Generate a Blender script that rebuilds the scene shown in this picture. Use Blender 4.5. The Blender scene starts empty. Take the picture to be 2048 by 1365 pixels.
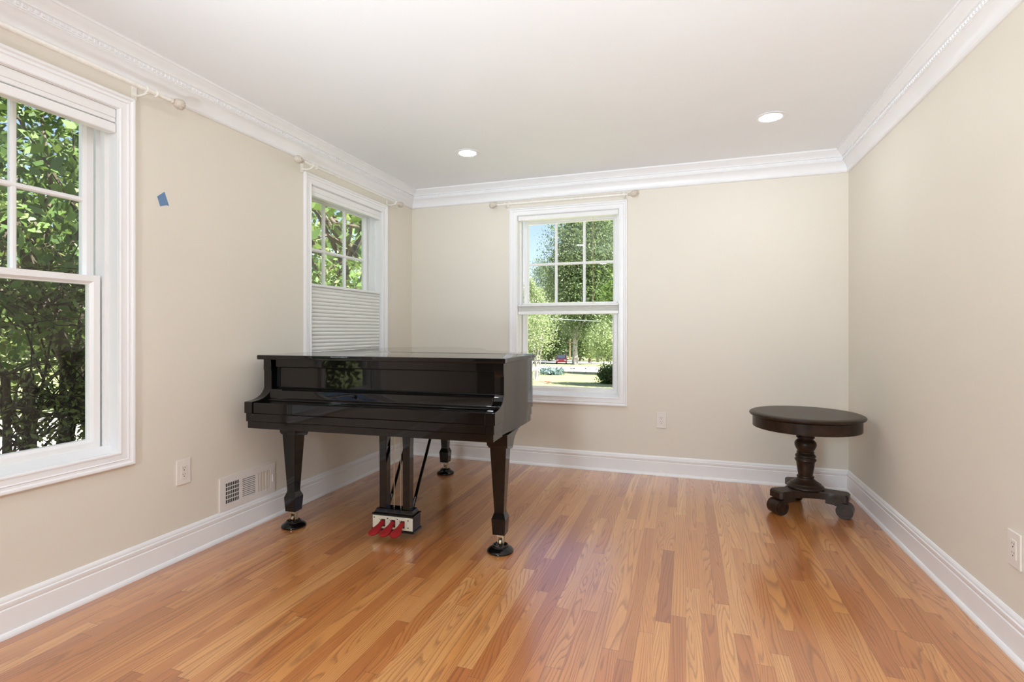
import bpy, bmesh, math, random
import numpy as np
from mathutils import Vector, Matrix
SC = bpy.context.scene
COL = SC.collection
PI = math.pi
rnd = random.Random(7)

# ------------------------------------------------------------------ camera frame / room dimensions
F_PX, YAW, HORIZON, EYE = 1038.5, math.radians(18.53), 662.5, 1.149
XL, XR, YB, YF, ZC = -2.425, 1.105, 4.298, -2.3, 2.44
WT = 0.17                                              # wall thickness
SLOPE = 0.045                                          # the ground falls away from the house
def ground_z(y): return -0.526 - SLOPE * max(y, -4.0)

def lin(r, g, b):
    f = lambda c: c / 12.92 if c <= .04045 else ((c + .055) / 1.055) ** 2.4
    return (f(r / 255), f(g / 255), f(b / 255), 1)

# ------------------------------------------------------------------ materials
class NT:
    def __init__(s, name):
        s.m = bpy.data.materials.new(name); s.m.use_nodes = True
        s.t = s.m.node_tree; s.n = s.t.nodes
        s.b = s.n['Principled BSDF']; s.out = s.n['Material Output']
    def new(s, typ, **kw):
        n = s.n.new(typ)
        for k, v in kw.items(): setattr(n, k, v)
        return n
    def link(s, a, b): s.t.links.new(a, b)
    def math(s, op, a, b=None, c=None):
        n = s.n.new('ShaderNodeMath'); n.operation = op
        for i, v in enumerate((a, b, c)):
            if v is None: continue
            if isinstance(v, (int, float)): n.inputs[i].default_value = v
            else: s.link(v, n.inputs[i])
        return n.outputs[0]
    def comb(s, x, y, z):
        n = s.n.new('ShaderNodeCombineXYZ')
        for i, v in enumerate((x, y, z)):
            if isinstance(v, (int, float)): n.inputs[i].default_value = v
            else: s.link(v, n.inputs[i])
        return n.outputs[0]
    def noise(s, vec, scale=1, detail=2, rough=.5, dist=0):
        n = s.n.new('ShaderNodeTexNoise'); s.link(vec, n.inputs['Vector'])
        n.inputs['Scale'].default_value = scale; n.inputs['Detail'].default_value = detail
        n.inputs['Roughness'].default_value = rough; n.inputs['Distortion'].default_value = dist
        return n.outputs['Fac']
    def ramp(s, fac, stops):
        n = s.n.new('ShaderNodeValToRGB'); s.link(fac, n.inputs[0])
        e = n.color_ramp.elements
        while len(e) < len(stops): e.new(.5)
        for el, (p, c) in zip(e, stops): el.position = p; el.color = c
        return n.outputs[0]
    def mix(s, fac, a, b, mode='MIX'):
        n = s.n.new('ShaderNodeMix'); n.data_type = 'RGBA'; n.blend_type = mode
        for sock, v in ((n.inputs[0], fac), (n.inputs[6], a), (n.inputs[7], b)):
            if isinstance(v, (int, float)): sock.default_value = v
            elif isinstance(v, tuple): sock.default_value = v
            else: s.link(v, sock)
        return n.outputs[2]
    def obj(s): return s.n.new('ShaderNodeTexCoord').outputs['Object']
    def bump(s, h, strength=.1, dist=.002):
        n = s.n.new('ShaderNodeBump'); n.inputs['Strength'].default_value = strength
        n.inputs['Distance'].default_value = dist
        s.link(h, n.inputs['Height']); s.link(n.outputs[0], s.b.inputs['Normal'])

def mat(name, col, rough=.5, metal=0, var=.04, nscale=6, bump=0, bscale=200, coat=0, spec=None, ior=None):
    k = NT(name)
    k.b.inputs['Roughness'].default_value = rough
    k.b.inputs['Metallic'].default_value = metal
    if coat:
        k.b.inputs['Coat Weight'].default_value = coat; k.b.inputs['Coat Roughness'].default_value = .03
    if spec is not None: k.b.inputs['Specular IOR Level'].default_value = spec
    if ior: k.b.inputs['IOR'].default_value = ior
    f = k.noise(k.obj(), nscale, 3)
    lo = tuple(c * (1 - var) for c in col[:3]) + (1,); hi = tuple(min(1, c * (1 + var)) for c in col[:3]) + (1,)
    k.link(k.ramp(f, [(.3, lo), (.7, hi)]), k.b.inputs['Base Color'])
    if bump: k.bump(k.noise(k.obj(), bscale, 2), bump, .002)
    return k.m

M = {}
M['wall'] = mat('cream_wall_paint', lin(230, 224, 212), .55, var=.012, nscale=2, bump=.06, bscale=350)
M['wall_rear'] = mat('darkened_rear_wall', lin(118, 106, 94), .6, var=.012, nscale=2)  # dimness behind the camera put into the colour, so the piano mirrors less light
M['ceiling'] = mat('white_ceiling_paint', lin(243, 245, 248), .7, var=.01, nscale=2, bump=.05, bscale=300)
M['trim'] = mat('white_semigloss_trim', lin(244, 244, 246), .32, var=.01)
M['vinyl'] = mat('white_window_vinyl', lin(240, 240, 240), .35, var=.01)
M['rod'] = mat('antique_white_rod', lin(242, 239, 232), .45, var=.05, nscale=60)
M['finial'] = mat('carved_cream_finial', lin(214, 204, 190), .6, var=.1, nscale=90)
M['black'] = mat('black_piano_lacquer', (.005, .0042, .0038, 1), .03, var=.1, ior=1.46)
M['blackgap'] = mat('black_felt_gap', (.003, .003, .003, 1), .6)
M['brass'] = mat('dull_nickel', lin(196, 184, 158), .3, 1)
M['chrome'] = mat('polished_steel', lin(205, 205, 200), .15, 1)
M['pedal_plate'] = mat('nickel_pedal_plate', lin(225, 225, 205), .35, .35, var=.03)
M['red'] = mat('red_felt_cover', lin(150, 14, 17), .9, var=.15, nscale=150, bump=.3, bscale=700)
M['plastic'] = mat('white_plastic_plate', lin(236, 230, 224), .35, var=.01)
M['dark'] = mat('dark_slot', (.012, .011, .01, 1), .7)
M['steel_white'] = mat('white_enamelled_steel', lin(235, 230, 226), .4, var=.02)
M['damper'] = mat('beige_damper_blade', lin(196, 172, 146), .5)
M['tape'] = mat('blue_painters_tape', lin(108, 142, 182), .7, var=.06, nscale=120, bump=.3, bscale=500)
M['cord'] = mat('lift_cord', lin(215, 190, 150), .7)

# espresso stained wood of the round table
k = NT('espresso_stained_wood'); c = k.obj()
sep = k.new('ShaderNodeSeparateXYZ'); k.link(c, sep.inputs[0])
v = k.comb(k.math('MULTIPLY', sep.outputs[0], 3), k.math('MULTIPLY', sep.outputs[1], 30), k.math('MULTIPLY', sep.outputs[2], 8))
k.link(k.ramp(k.noise(v, 2.2, 4), [(.3, lin(36, 26, 19)), (.7, lin(58, 41, 30))]), k.b.inputs['Base Color'])
k.b.inputs['Roughness'].default_value = .32; k.b.inputs['Specular IOR Level'].default_value = .24
M['espresso'] = k.m

# oak strip floor, boards along Y
k = NT('red_oak_strip_floor'); c = k.obj()
sep = k.new('ShaderNodeSeparateXYZ'); k.link(c, sep.inputs[0]); X, Y = sep.outputs[0], sep.outputs[1]
BW = .0573
xs = k.math('DIVIDE', X, BW); colm = k.math('FLOOR', xs); xf = k.math('FRACT', xs)
def wn(vec):
    n = k.new('ShaderNodeTexWhiteNoise', noise_dimensions='3D'); k.link(vec, n.inputs['Vector']); return n
w1 = wn(k.comb(colm, 3.7, 1.1)); sc1 = k.new('ShaderNodeSeparateColor'); k.link(w1.outputs['Color'], sc1.inputs[0])
blen = k.math('MULTIPLY_ADD', sc1.outputs[1], .75, .7)
ys = k.math('DIVIDE', k.math('MULTIPLY_ADD', sc1.outputs[0], 7.3, Y), blen)
brd = k.math('FLOOR', ys); yf = k.math('FRACT', ys)
w2 = wn(k.comb(colm, brd, 5.3)); sc2 = k.new('ShaderNodeSeparateColor'); k.link(w2.outputs['Color'], sc2.inputs[0])
r1, r2, r3 = sc2.outputs
base = k.ramp(r1, [(0, lin(170, 98, 50)), (.10, lin(192, 118, 62)), (.45, lin(210, 138, 75)), (.75, lin(222, 154, 88)), (1, lin(230, 168, 104))])
# cathedral grain: contour lines of a noise stretched along the board
gv = k.comb(k.math('MULTIPLY', X, k.math('MULTIPLY_ADD', r2, 10, 8)), k.math('MULTIPLY', Y, k.math('MULTIPLY_ADD', r3, .9, .45)), k.math('MULTIPLY', r1, 90))
cont = k.math('MULTIPLY', k.noise(gv, 1, 1.5, .45, .25), k.math('MULTIPLY_ADD', r3, 10, 9))
cont = k.math('ADD', cont, k.math('MULTIPLY', xf, k.math('MULTIPLY_ADD', r2, 6, 1)))
cf = k.math('FRACT', cont)
lineg = k.ramp(cf, [(0, (0, 0, 0, 1)), (.55, (.12, .12, .12, 1)), (.86, (1, 1, 1, 1)), (.97, (.5, .5, .5, 1)), (1, (0, 0, 0, 1))])
brk = k.ramp(k.noise(k.comb(k.math('MULTIPLY', X, 1400), k.math('MULTIPLY', Y, 60), r1), 1, 2), [(.3, (.35, .35, .35, 1)), (.6, (1, 1, 1, 1))])
pore = k.ramp(k.noise(k.comb(k.math('MULTIPLY', X, 520), k.math('MULTIPLY', Y, 9), r2), 1, 3, .6), [(.42, (0, 0, 0, 1)), (.7, (1, 1, 1, 1))])
broad = k.noise(k.comb(k.math('MULTIPLY', X, 14), k.math('MULTIPLY', Y, 1.6), k.math('MULTIPLY', r3, 40)), 1, 3)
colr = k.mix(k.math('MULTIPLY', k.math('SUBTRACT', broad, .42), .9), base, lin(150, 86, 52))
colr = k.mix(k.math('MULTIPLY', k.math('MULTIPLY', lineg, brk), .62), colr, lin(112, 66, 38))
colr = k.mix(k.math('MULTIPLY', pore, .26), colr, lin(134, 80, 46))
ex = k.math('ABSOLUTE', k.math('SUBTRACT', xf, .5)); ey = k.math('MULTIPLY', k.math('ABSOLUTE', k.math('SUBTRACT', yf, .5)), 1)
seam = k.math('MAXIMUM', k.math('GREATER_THAN', ex, .489), k.math('GREATER_THAN', ey, .4988))
colr = k.mix(k.math('MULTIPLY', seam, .45), colr, lin(84, 46, 26))
k.link(colr, k.b.inputs['Base Color'])
k.link(k.math('MULTIPLY_ADD', lineg, .1, .30), k.b.inputs['Roughness'])
k.b.inputs['Coat Weight'].default_value = 1; k.b.inputs['Coat Roughness'].default_value = .19; k.b.inputs['Coat IOR'].default_value = 1.85
k.bump(k.math('MULTIPLY_ADD', seam, -1.5, k.math('MULTIPLY', k.math('MULTIPLY', lineg, brk), -.35)), .22, .0012)
M['floor'] = k.m

# pleated shade fabric (slightly translucent)
k = NT('white_pleated_fabric'); k.b.inputs['Base Color'].default_value = lin(246, 246, 243); k.b.inputs['Roughness'].default_value = .8
tr = k.new('ShaderNodeBsdfTranslucent'); tr.inputs[0].default_value = lin(236, 235, 230)
mx = k.new('ShaderNodeMixShader'); mx.inputs[0].default_value = .18
k.link(k.b.outputs[0], mx.inputs[1]); k.link(tr.outputs[0], mx.inputs[2]); k.link(mx.outputs[0], k.out.inputs[0]); M['fabric'] = k.m

# window glass
k = NT('window_glass'); k.n.remove(k.b)
fr = k.new('ShaderNodeFresnel'); ge = k.new('ShaderNodeNewGeometry')
k.link(k.math('MULTIPLY_ADD', ge.outputs['Backfacing'], 1 / 1.45 - 1.45, 1.45), fr.inputs[0])
tp = k.new('ShaderNodeBsdfTransparent'); tp.inputs[0].default_value = (.97, .985, .98, 1)
gl = k.new('ShaderNodeBsdfGlossy'); gl.inputs['Roughness'].default_value = .0
mx = k.new('ShaderNodeMixShader'); k.link(fr.outputs[0], mx.inputs[0]); k.link(tp.outputs[0], mx.inputs[1]); k.link(gl.outputs[0], mx.inputs[2])
k.link(mx.outputs[0], k.out.inputs[0]); M['glass'] = k.m

def emit(name, col, s):
    k = NT(name); k.b.inputs['Base Color'].default_value = (1, 1, 1, 1)
    k.b.inputs['Emission Color'].default_value = col; k.b.inputs['Emission Strength'].default_value = s; return k.m
LAMP = 72
M['lens'] = emit('lit_lamp_lens', (.93, .97, 1, 1), LAMP)

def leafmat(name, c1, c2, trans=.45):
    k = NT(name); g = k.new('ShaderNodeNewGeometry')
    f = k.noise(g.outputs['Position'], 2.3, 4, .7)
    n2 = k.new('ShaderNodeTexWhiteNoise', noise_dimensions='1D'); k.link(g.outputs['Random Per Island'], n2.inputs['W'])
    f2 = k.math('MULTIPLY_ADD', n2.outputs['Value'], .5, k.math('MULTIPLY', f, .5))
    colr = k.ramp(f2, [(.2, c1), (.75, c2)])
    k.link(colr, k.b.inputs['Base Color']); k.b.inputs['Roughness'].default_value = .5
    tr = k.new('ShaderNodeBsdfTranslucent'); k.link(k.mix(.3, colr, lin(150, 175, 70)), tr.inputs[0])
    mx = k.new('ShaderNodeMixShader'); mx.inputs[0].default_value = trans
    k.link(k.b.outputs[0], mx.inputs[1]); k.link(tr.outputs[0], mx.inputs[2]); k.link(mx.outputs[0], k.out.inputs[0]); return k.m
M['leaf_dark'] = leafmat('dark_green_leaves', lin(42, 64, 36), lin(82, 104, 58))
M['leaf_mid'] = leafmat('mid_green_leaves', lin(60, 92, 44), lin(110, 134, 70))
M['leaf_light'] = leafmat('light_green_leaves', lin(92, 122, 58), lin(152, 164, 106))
M['leaf_near'] = leafmat('broad_green_leaves', lin(60, 88, 46), lin(116, 142, 76), .3)
M['leaf_olive'] = leafmat('olive_shrub_leaves', lin(66, 70, 44), lin(126, 130, 84), .4)
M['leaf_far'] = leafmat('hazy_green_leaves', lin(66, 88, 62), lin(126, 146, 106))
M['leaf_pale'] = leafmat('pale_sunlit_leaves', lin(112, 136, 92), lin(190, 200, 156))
M['leaf_blue'] = leafmat('bluish_low_plants', lin(70, 98, 104), lin(130, 150, 150), .2)
M['bark'] = mat('grey_brown_bark', lin(92, 82, 70), .9, var=.35, nscale=14, bump=.5, bscale=40)
M['barklight'] = mat('pale_grey_bark', lin(168, 160, 160), .9, var=.2, nscale=3)
M['twig'] = mat('dark_twig_bark', lin(66, 54, 44), .9, var=.3, nscale=20)
M['lawn'] = mat('lawn_grass', lin(140, 146, 98), .9, var=.22, nscale=.6)
M['road'] = mat('sunlit_asphalt', lin(196, 190, 184), .9, var=.06, nscale=.5)
M['mulch'] = mat('brown_mulch', lin(150, 112, 88), .95, var=.3, nscale=5)
M['carred'] = mat('red_car_paint', lin(196, 40, 52), .25, coat=.8)
M['carglass'] = mat('car_window_glass', lin(150, 165, 175), .05, spec=.8)
M['tyre'] = mat('black_tyre', (.02, .02, .02, 1), .8)
M['signred'] = mat('red_sign_enamel', lin(214, 50, 36), .5)
M['signwhite'] = mat('white_sign_paint', lin(238, 236, 230), .5)
M['polewood'] = mat('weathered_pole_wood', lin(140, 118, 100), .9, var=.15)
M['cable'] = mat('grey_cable', lin(120, 130, 135), .6)

# ------------------------------------------------------------------ mesh building
class MB:
    def __init__(s): s.v = []; s.f = []
    def add(s, vs, fs):
        o = len(s.v); s.v += [tuple(p) for p in vs]; s.f += [tuple(i + o for i in f) for f in fs]; return s
    def box(s, x0, x1, y0, y1, z0, z1):
        return s.add([(x0, y0, z0), (x1, y0, z0), (x1, y1, z0), (x0, y1, z0), (x0, y0, z1), (x1, y0, z1), (x1, y1, z1), (x0, y1, z1)],
                     [(0, 3, 2, 1), (4, 5, 6, 7), (0, 1, 5, 4), (1, 2, 6, 5), (2, 3, 7, 6), (3, 0, 4, 7)])
    def loft(s, rings, closed=True, caps=True):
        n = len(rings[0]); vs = [p for r in rings for p in r]; fs = []
        for i in range(len(rings) - 1):
            for j in range(n if closed else n - 1):
                a, b = i * n + j, i * n + (j + 1) % n
                fs.append((a, b, b + n, a + n))
        if caps: fs += [tuple(range(n))[::-1], tuple(range((len(rings) - 1) * n, len(rings) * n))]
        return s.add(vs, fs)
    def prism(s, poly, h0, h1, mp):                      # poly in 2D, mp(u, v, h) -> 3D
        return s.loft([[mp(u, v, h) for u, v in poly] for h in (h0, h1)])
    def lathe(s, prof, cx=0, cy=0, n=40, z0=0, ring=False):
        rings = [[(cx + r * math.cos(2 * PI * i / n), cy + r * math.sin(2 * PI * i / n), z0 + z) for i in range(n)] for r, z in prof]
        return s.loft(rings + [rings[0]], caps=False) if ring else s.loft(rings)
    def tube(s, path, r, n=10):
        path = [Vector(p) for p in path]; rings = []
        rr = r if isinstance(r, (list, tuple)) else [r] * len(path)
        up = Vector((0, 0, 1))
        for i, p in enumerate(path):
            t = (path[min(i + 1, len(path) - 1)] - path[max(i - 1, 0)]).normalized()
            u = t.cross(up)
            if u.length < 1e-3: u = t.cross(Vector((1, 0, 0)))
            u.normalize(); w = u.cross(t)
            rings.append([tuple(p + (u * math.cos(2 * PI * j / n) + w * math.sin(2 * PI * j / n)) * rr[i]) for j in range(n)])
        return s.loft(rings)
    def axlathe(s, prof, origin, axis, n=24):            # lathe along any axis: prof [(r, h)]
        ax = Vector(axis).normalized(); u = ax.orthogonal().normalized(); w = ax.cross(u); o = Vector(origin)
        return s.loft([[tuple(o + ax * h + (u * math.cos(2 * PI * j / n) + w * math.sin(2 * PI * j / n)) * r) for j in range(n)] for r, h in prof])
    def build(s, name, m, parent=None, smooth=None, bevel=0, seg=2):
        me = bpy.data.meshes.new(name); me.from_pydata(s.v, [], s.f)
        bm = bmesh.new(); bm.from_mesh(me); bmesh.ops.recalc_face_normals(bm, faces=bm.faces)
        if smooth is not None:
            for f in bm.faces: f.smooth = True
            for e in bm.edges:
                if len(e.link_faces) == 2 and e.calc_face_angle(0) > math.radians(smooth): e.smooth = False
        bm.to_mesh(me); bm.free()
        me.materials.append(m)
        o = bpy.data.objects.new(name, me); COL.objects.link(o)
        if parent: o.parent = parent
        if bevel:
            b = o.modifiers.new('bevel', 'BEVEL'); b.width = bevel; b.segments = seg; b.limit_method = 'ANGLE'; b.angle_limit = math.radians(40)
        return o

def tag(o, label=None, cat=None, group=None, kind=None):
    for kk, vv in (('label', label), ('category', cat), ('group', group), ('kind', kind)):
        if vv: o[kk] = vv
    return o
def empty(name, loc=(0, 0, 0), rz=0):
    o = bpy.data.objects.new(name, None); COL.objects.link(o); o.location = loc; o.rotation_euler.z = rz; o.empty_display_size = .1; return o
def copy_tree(o, parent=None):
    c = o.copy(); COL.objects.link(c)
    if parent: c.parent = parent
    for ch in list(o.children): copy_tree(ch, c)
    return c

# ------------------------------------------------------------------ room shell
OP_Z0, OP_Z1 = .600, 2.152                              # window openings
W1 = (.775, 1.655); W2 = (2.911, 3.791); W3 = (-1.395, -.515)
def wall_with_holes(a0, a1, z0, z1, holes, mp):
    mb = MB()
    def bx(u0, u1, w0, w1):
        mb.loft([[mp(u0, n, w0), mp(u1, n, w0), mp(u1, n, w1), mp(u0, n, w1)] for n in (0, -WT)])
    a = a0
    for h0, h1 in holes:
        bx(a, h0, z0, z1); bx(h0, h1, z0, OP_Z0); bx(h0, h1, OP_Z1, z1); a = h1
    bx(a, a1, z0, z1); return mb
PL = lambda a, n, z: (XL + n, a, z)
PB = lambda a, n, z: (a, YB - n, z)
ZT = 2.44
tag(wall_with_holes(YF - WT, YB + WT, -.8, ZT, [W1, W2], PL).build('wall_left', M['wall']), kind='structure')
tag(wall_with_holes(XL, XR, -.8, ZT, [W3], PB).build('wall_back', M['wall']), kind='structure')
tag(MB().box(XR, XR + WT, YF - WT, YB + WT, -.8, ZT).build('wall_right', M['wall']), kind='structure')
tag(MB().box(XL, XR, YF - WT, YF, -.8, ZT).build('wall_front', M['wall_rear']), kind='structure')
tag(MB().box(XL, XR, YF, YB, -.2, 0).build('floor', M['floor']), kind='structure')
tag(MB().box(XL - WT - .25, XR + WT + .25, YF - WT - .25, YB + WT + .25, ZC, ZC + .9).build('ceiling', M['ceiling']), kind='structure')  # slab thickened and overhung as an unseen roof mass to shade plants outside

CROWN = [(0, -.153), (.010, -.153), (.016, -.147), (.016, -.141), (.012, -.137), (.012, -.130), (.017, -.112), (.026, -.096), (.037, -.085), (.047, -.079),
         (.047, -.075), (.052, -.075), (.052, -.070), (.049, -.070), (.049, -.052), (.058, -.050), (.058, -.044), (.063, -.036), (.074, -.027), (.083, -.020), (.088, -.013), (.091, -.011), (.097, -.011), (.097, 0), (0, 0)]
BASEB = [(0, 0), (.028, 0), (.028, .005), (.026, .013), (.021, .019), (.016, .021), (.016, .104), (.0125, .108), (.0145, .112), (.0145, .128), (.010, .132), (.0105, .136), (.008, .146), (.003, .152), (0, .152)]
def run(name, prof, zb, a0, a1, mp, cut0, cut1, dent=False):
    mb = MB()
    mb.loft([[mp(a0 + d * cut0, d, zb + z) for d, z in prof], [mp(a1 - d * cut1, d, zb + z) for d, z in prof]])
    if dent:
        a = a0 + .06 * cut0
        while a < a1 - .06 * cut1 - .012:
            p = []
            for da in (0, .011):
                p.append([mp(a + da, d, zb + z) for d, z in ((.046, -.067), (.0535, -.067), (.0535, -.055), (.046, -.055))])
            mb.loft(p); a += .021
    return tag(mb.build(name, M['trim'], smooth=28), kind='structure')
PR = lambda a, n, z: (XR - n, a, z)
run('trim_1', CROWN, ZC, YF, YB, PL, 0, 1, True); run('trim_2', CROWN, ZC, XL, XR, PB, 1, 1, True); run('trim_3', CROWN, ZC, YF, YB, PR, 0, 1, True)
run('baseboard_left', BASEB, 0, YF, YB, PL, 0, 1); run('baseboard_back', BASEB, 0, XL, XR, PB, 1, 1); run('baseboard_right', BASEB, 0, YF, YB, PR, 0, 1)

# ------------------------------------------------------------------ windows
def frame(mb, mp, a0, a1, z0, z1, prof):
    """prof: closed loop of (outset from the rectangle, n)"""
    rings = []
    for ca, cz, sa, sz in ((a0, z0, -1, -1), (a1, z0, 1, -1), (a1, z1, 1, 1), (a0, z1, -1, 1), (a0, z0, -1, -1)):
        rings.append([mp(ca + sa * o, n, cz + sz * o) for o, n in prof])
    n = len(prof); vs = [p for r in rings[:4] for p in r]; fs = []
    for i in range(4):
        for j in range(n):
            i2 = (i + 1) % 4; j2 = (j + 1) % n
            fs.append((i * n + j, i * n + j2, i2 * n + j2, i2 * n + j))
    mb.add(vs, fs); return mb
CASE = [(-.004, 0), (-.004, .012), (0, .015), (.006, .015), (.008, .012), (.030, .013), (.034, .017), (.038, .013), (.046, .015), (.052, .021), (.060, .022), (.064, .019), (.064, 0)]
def window(idx, mp, op):
    a0, a1 = op
    w = tag(empty('window_%d' % idx, mp((a0 + a1) / 2, 0, OP_Z0)), kind='structure')
    inv = Matrix.Translation(-Vector(w.location))
    def b(mb, name, m, par=None, **kw):
        o = mb.build(name, m, None, **kw); o.data.transform(inv) if par is None else o.data.transform(inv)
        o.parent = par or w; return o
    b(frame(MB(), mp, a0, a1, OP_Z0, OP_Z1, CASE), 'casing', M['trim'], smooth=30)
    jb = MB(); frame(jb, mp, a0, a1, OP_Z0, OP_Z1, [(-.006, .001), (0.001, .001), (0.001, -.168), (-.006, -.168)])
    frame(jb, mp, a0, a1, OP_Z0, OP_Z1, [(-.022, -.056), (-.005, -.056), (-.005, -.074), (-.022, -.074)])
    frame(jb, mp, a0, a1, OP_Z0, OP_Z1, [(-.022, -.112), (-.005, -.112), (-.005, -.118), (-.022, -.118)])
    jb.loft([[mp(a0 + .005, n, z) for n, z in ((-.005, .604), (-.005, .606), (-.06, .63), (-.165, .625), (-.165, .602))],
             [mp(a1 - .005, n, z) for n, z in ((-.005, .604), (-.005, .606), (-.06, .63), (-.165, .625), (-.165, .602))]])
    b(jb, 'jamb', M['vinyl'])
    SP = lambda w_, n0, n1: [(0, n0 - .014), (-.008 + 0, n0), (0, n0)] and [(0, n1), (w_, n1), (w_, n0), (.006, n0), (0, n0 - .014)]
    # lower sash, nearer the room
    g0, g1 = a0 + .068, a1 - .068
    ls = MB(); frame(ls, mp, g0, g1, .668, 1.356, [(0, -.110), (.040, -.110), (.040, -.076), (.014, -.076), (.003, -.088), (0, -.088)])
    lo = b(ls, 'lower_sash', M['vinyl'])
    b(MB().loft([[mp(a, n, z) for a, z in ((g0 - .002, .666), (g1 + .002, .666), (g1 + .002, 1.358), (g0 - .002, 1.358))] for n in (-.097, -.100)]), 'pane', M['glass'], lo)
    # upper sash with muntins
    us = MB(); frame(us, mp, g0, g1, 1.398, 2.092, [(0, -.152), (.040, -.152), (.040, -.119), (.012, -.119), (.002, -.130), (0, -.130)])
    up = b(us, 'upper_sash', M['vinyl'])
    mu = MB(); cw = (g1 - g0) / 3; hz = 1.737
    for i in (1, 2):
        a = g0 + cw * i
        mu.loft([[mp(a + da, n, z) for da, n in ((-.011, -.150), (-.011, -.134), (-.005, -.128), (.005, -.128), (.011, -.134), (.011, -.150))] for z in (1.398, 2.092)])
    mu.loft([[mp(a, n, hz + dz) for dz, n in ((-.011, -.149), (-.011, -.133), (-.005, -.127), (.005, -.127), (.011, -.133), (.011, -.149))] for a in (g0, g1)])
    b(mu, 'muntin_grille', M['vinyl'], up)
    b(MB().loft([[mp(a, n, z) for a, z in ((g0 - .002, 1.396), (g1 + .002, 1.396), (g1 + .002, 2.094), (g0 - .002, 2.094))] for n in (-.138, -.141)]), 'pane', M['glass'], up)
    return w
window(1, PL, W1); window(2, PL, W2); window(3, PB, W3)

# ------------------------------------------------------------------ shades
def shade(name, mp, op, label, kind):
    a0, a1 = op[0] + .009, op[1] - .009
    r = tag(empty(name, mp((a0 + a1) / 2, -.03, 2.10)), label, 'window shade', 'white cellular shades')
    inv = Matrix.Translation(-Vector(r.location))
    def b(mb, nm, m, **kw):
        o = mb.build(nm, m, None, **kw); o.data.transform(inv); o.parent = r; return o
    def bar(n0, n1, z0, z1, ins=0):
        return MB().loft([[mp(a, n, z) for a, z in ((a0 + ins, z0), (a1 - ins, z0), (a1 - ins, z1), (a0 + ins, z1))] for n in (n0, n1)])
    def pleats(z0, z1, cnt, depth=.011, nc=-.026):
        mb = MB(); prof = []
        h = (z1 - z0) / cnt
        front = []; back = []
        for i in range(cnt):
            zb = z0 + i * h
            front += [(nc + .004 + depth * k0, zb + h * t0) for t0, k0 in ((0, 0), (.08, .35), (.25, .8), (.5, 1), (.75, .8), (.92, .35))]
            back += [(nc - .004 - depth * k0, zb + h * t0) for t0, k0 in ((0, 0), (.25, .8), (.5, 1), (.75, .8))]
        front.append((nc + .004, z1)); back.append((nc - .004, z1))
        prof = front + back[::-1]
        return mb.loft([[mp(a, n, z) for n, z in prof] for a in (a0 + .002, a1 - .002)])
    b(bar(-.048, -.003, 2.106, 2.1455), 'headrail', M['vinyl'], bevel=.003)
    if kind == 'up':
        b(bar(-.046, -.005, 2.086, 2.106), 'upper_rail', M['vinyl'], bevel=.003)
        b(pleats(2.081, 2.086, 1, .008), 'pleated_fabric', M['fabric'])
        b(bar(-.047, -.001, 2.039, 2.081), 'bottom_rail', M['vinyl'], bevel=.006, seg=3)
    elif kind == 'half':
        b(bar(-.044, -.004, 2.080, 2.106), 'upper_rail', M['vinyl'], bevel=.003)
        b(bar(-.044, -.006, 1.458, 1.476), 'moving_rail', M['vinyl'], bevel=.003)
        b(pleats(.640, 1.458, 31, .0065), 'pleated_fabric', M['fabric'])
        b(bar(-.044, -.006, .615, .640), 'bottom_rail', M['vinyl'], bevel=.003)
    else:
        b(bar(-.044, -.004, 1.362, 1.376), 'moving_rail', M['vinyl'], bevel=.003)
        b(pleats(1.318, 1.362, 6, .010), 'pleated_fabric', M['fabric'])
        b(bar(-.046, -.004, 1.291, 1.318), 'bottom_rail', M['vinyl'], bevel=.004, seg=3)
        for da in (-.740, -.733):
            b(MB().tube([mp(da, -.026, 1.376), mp(da, -.026, 2.106)], .0009, 6), 'lift_cord', M['cord'])
    return r
shade('cellular_shade', PL, W1, 'white cellular shade fully raised at the top of the large left foreground window', 'up')
shade('cellular_shade', PL, W2, 'white cellular shade lowered over the bottom half of the window behind the piano', 'half')
shade('cellular_shade', PB, W3, 'white cellular shade folded into a narrow band across the middle of the back wall window', 'mid')

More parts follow.
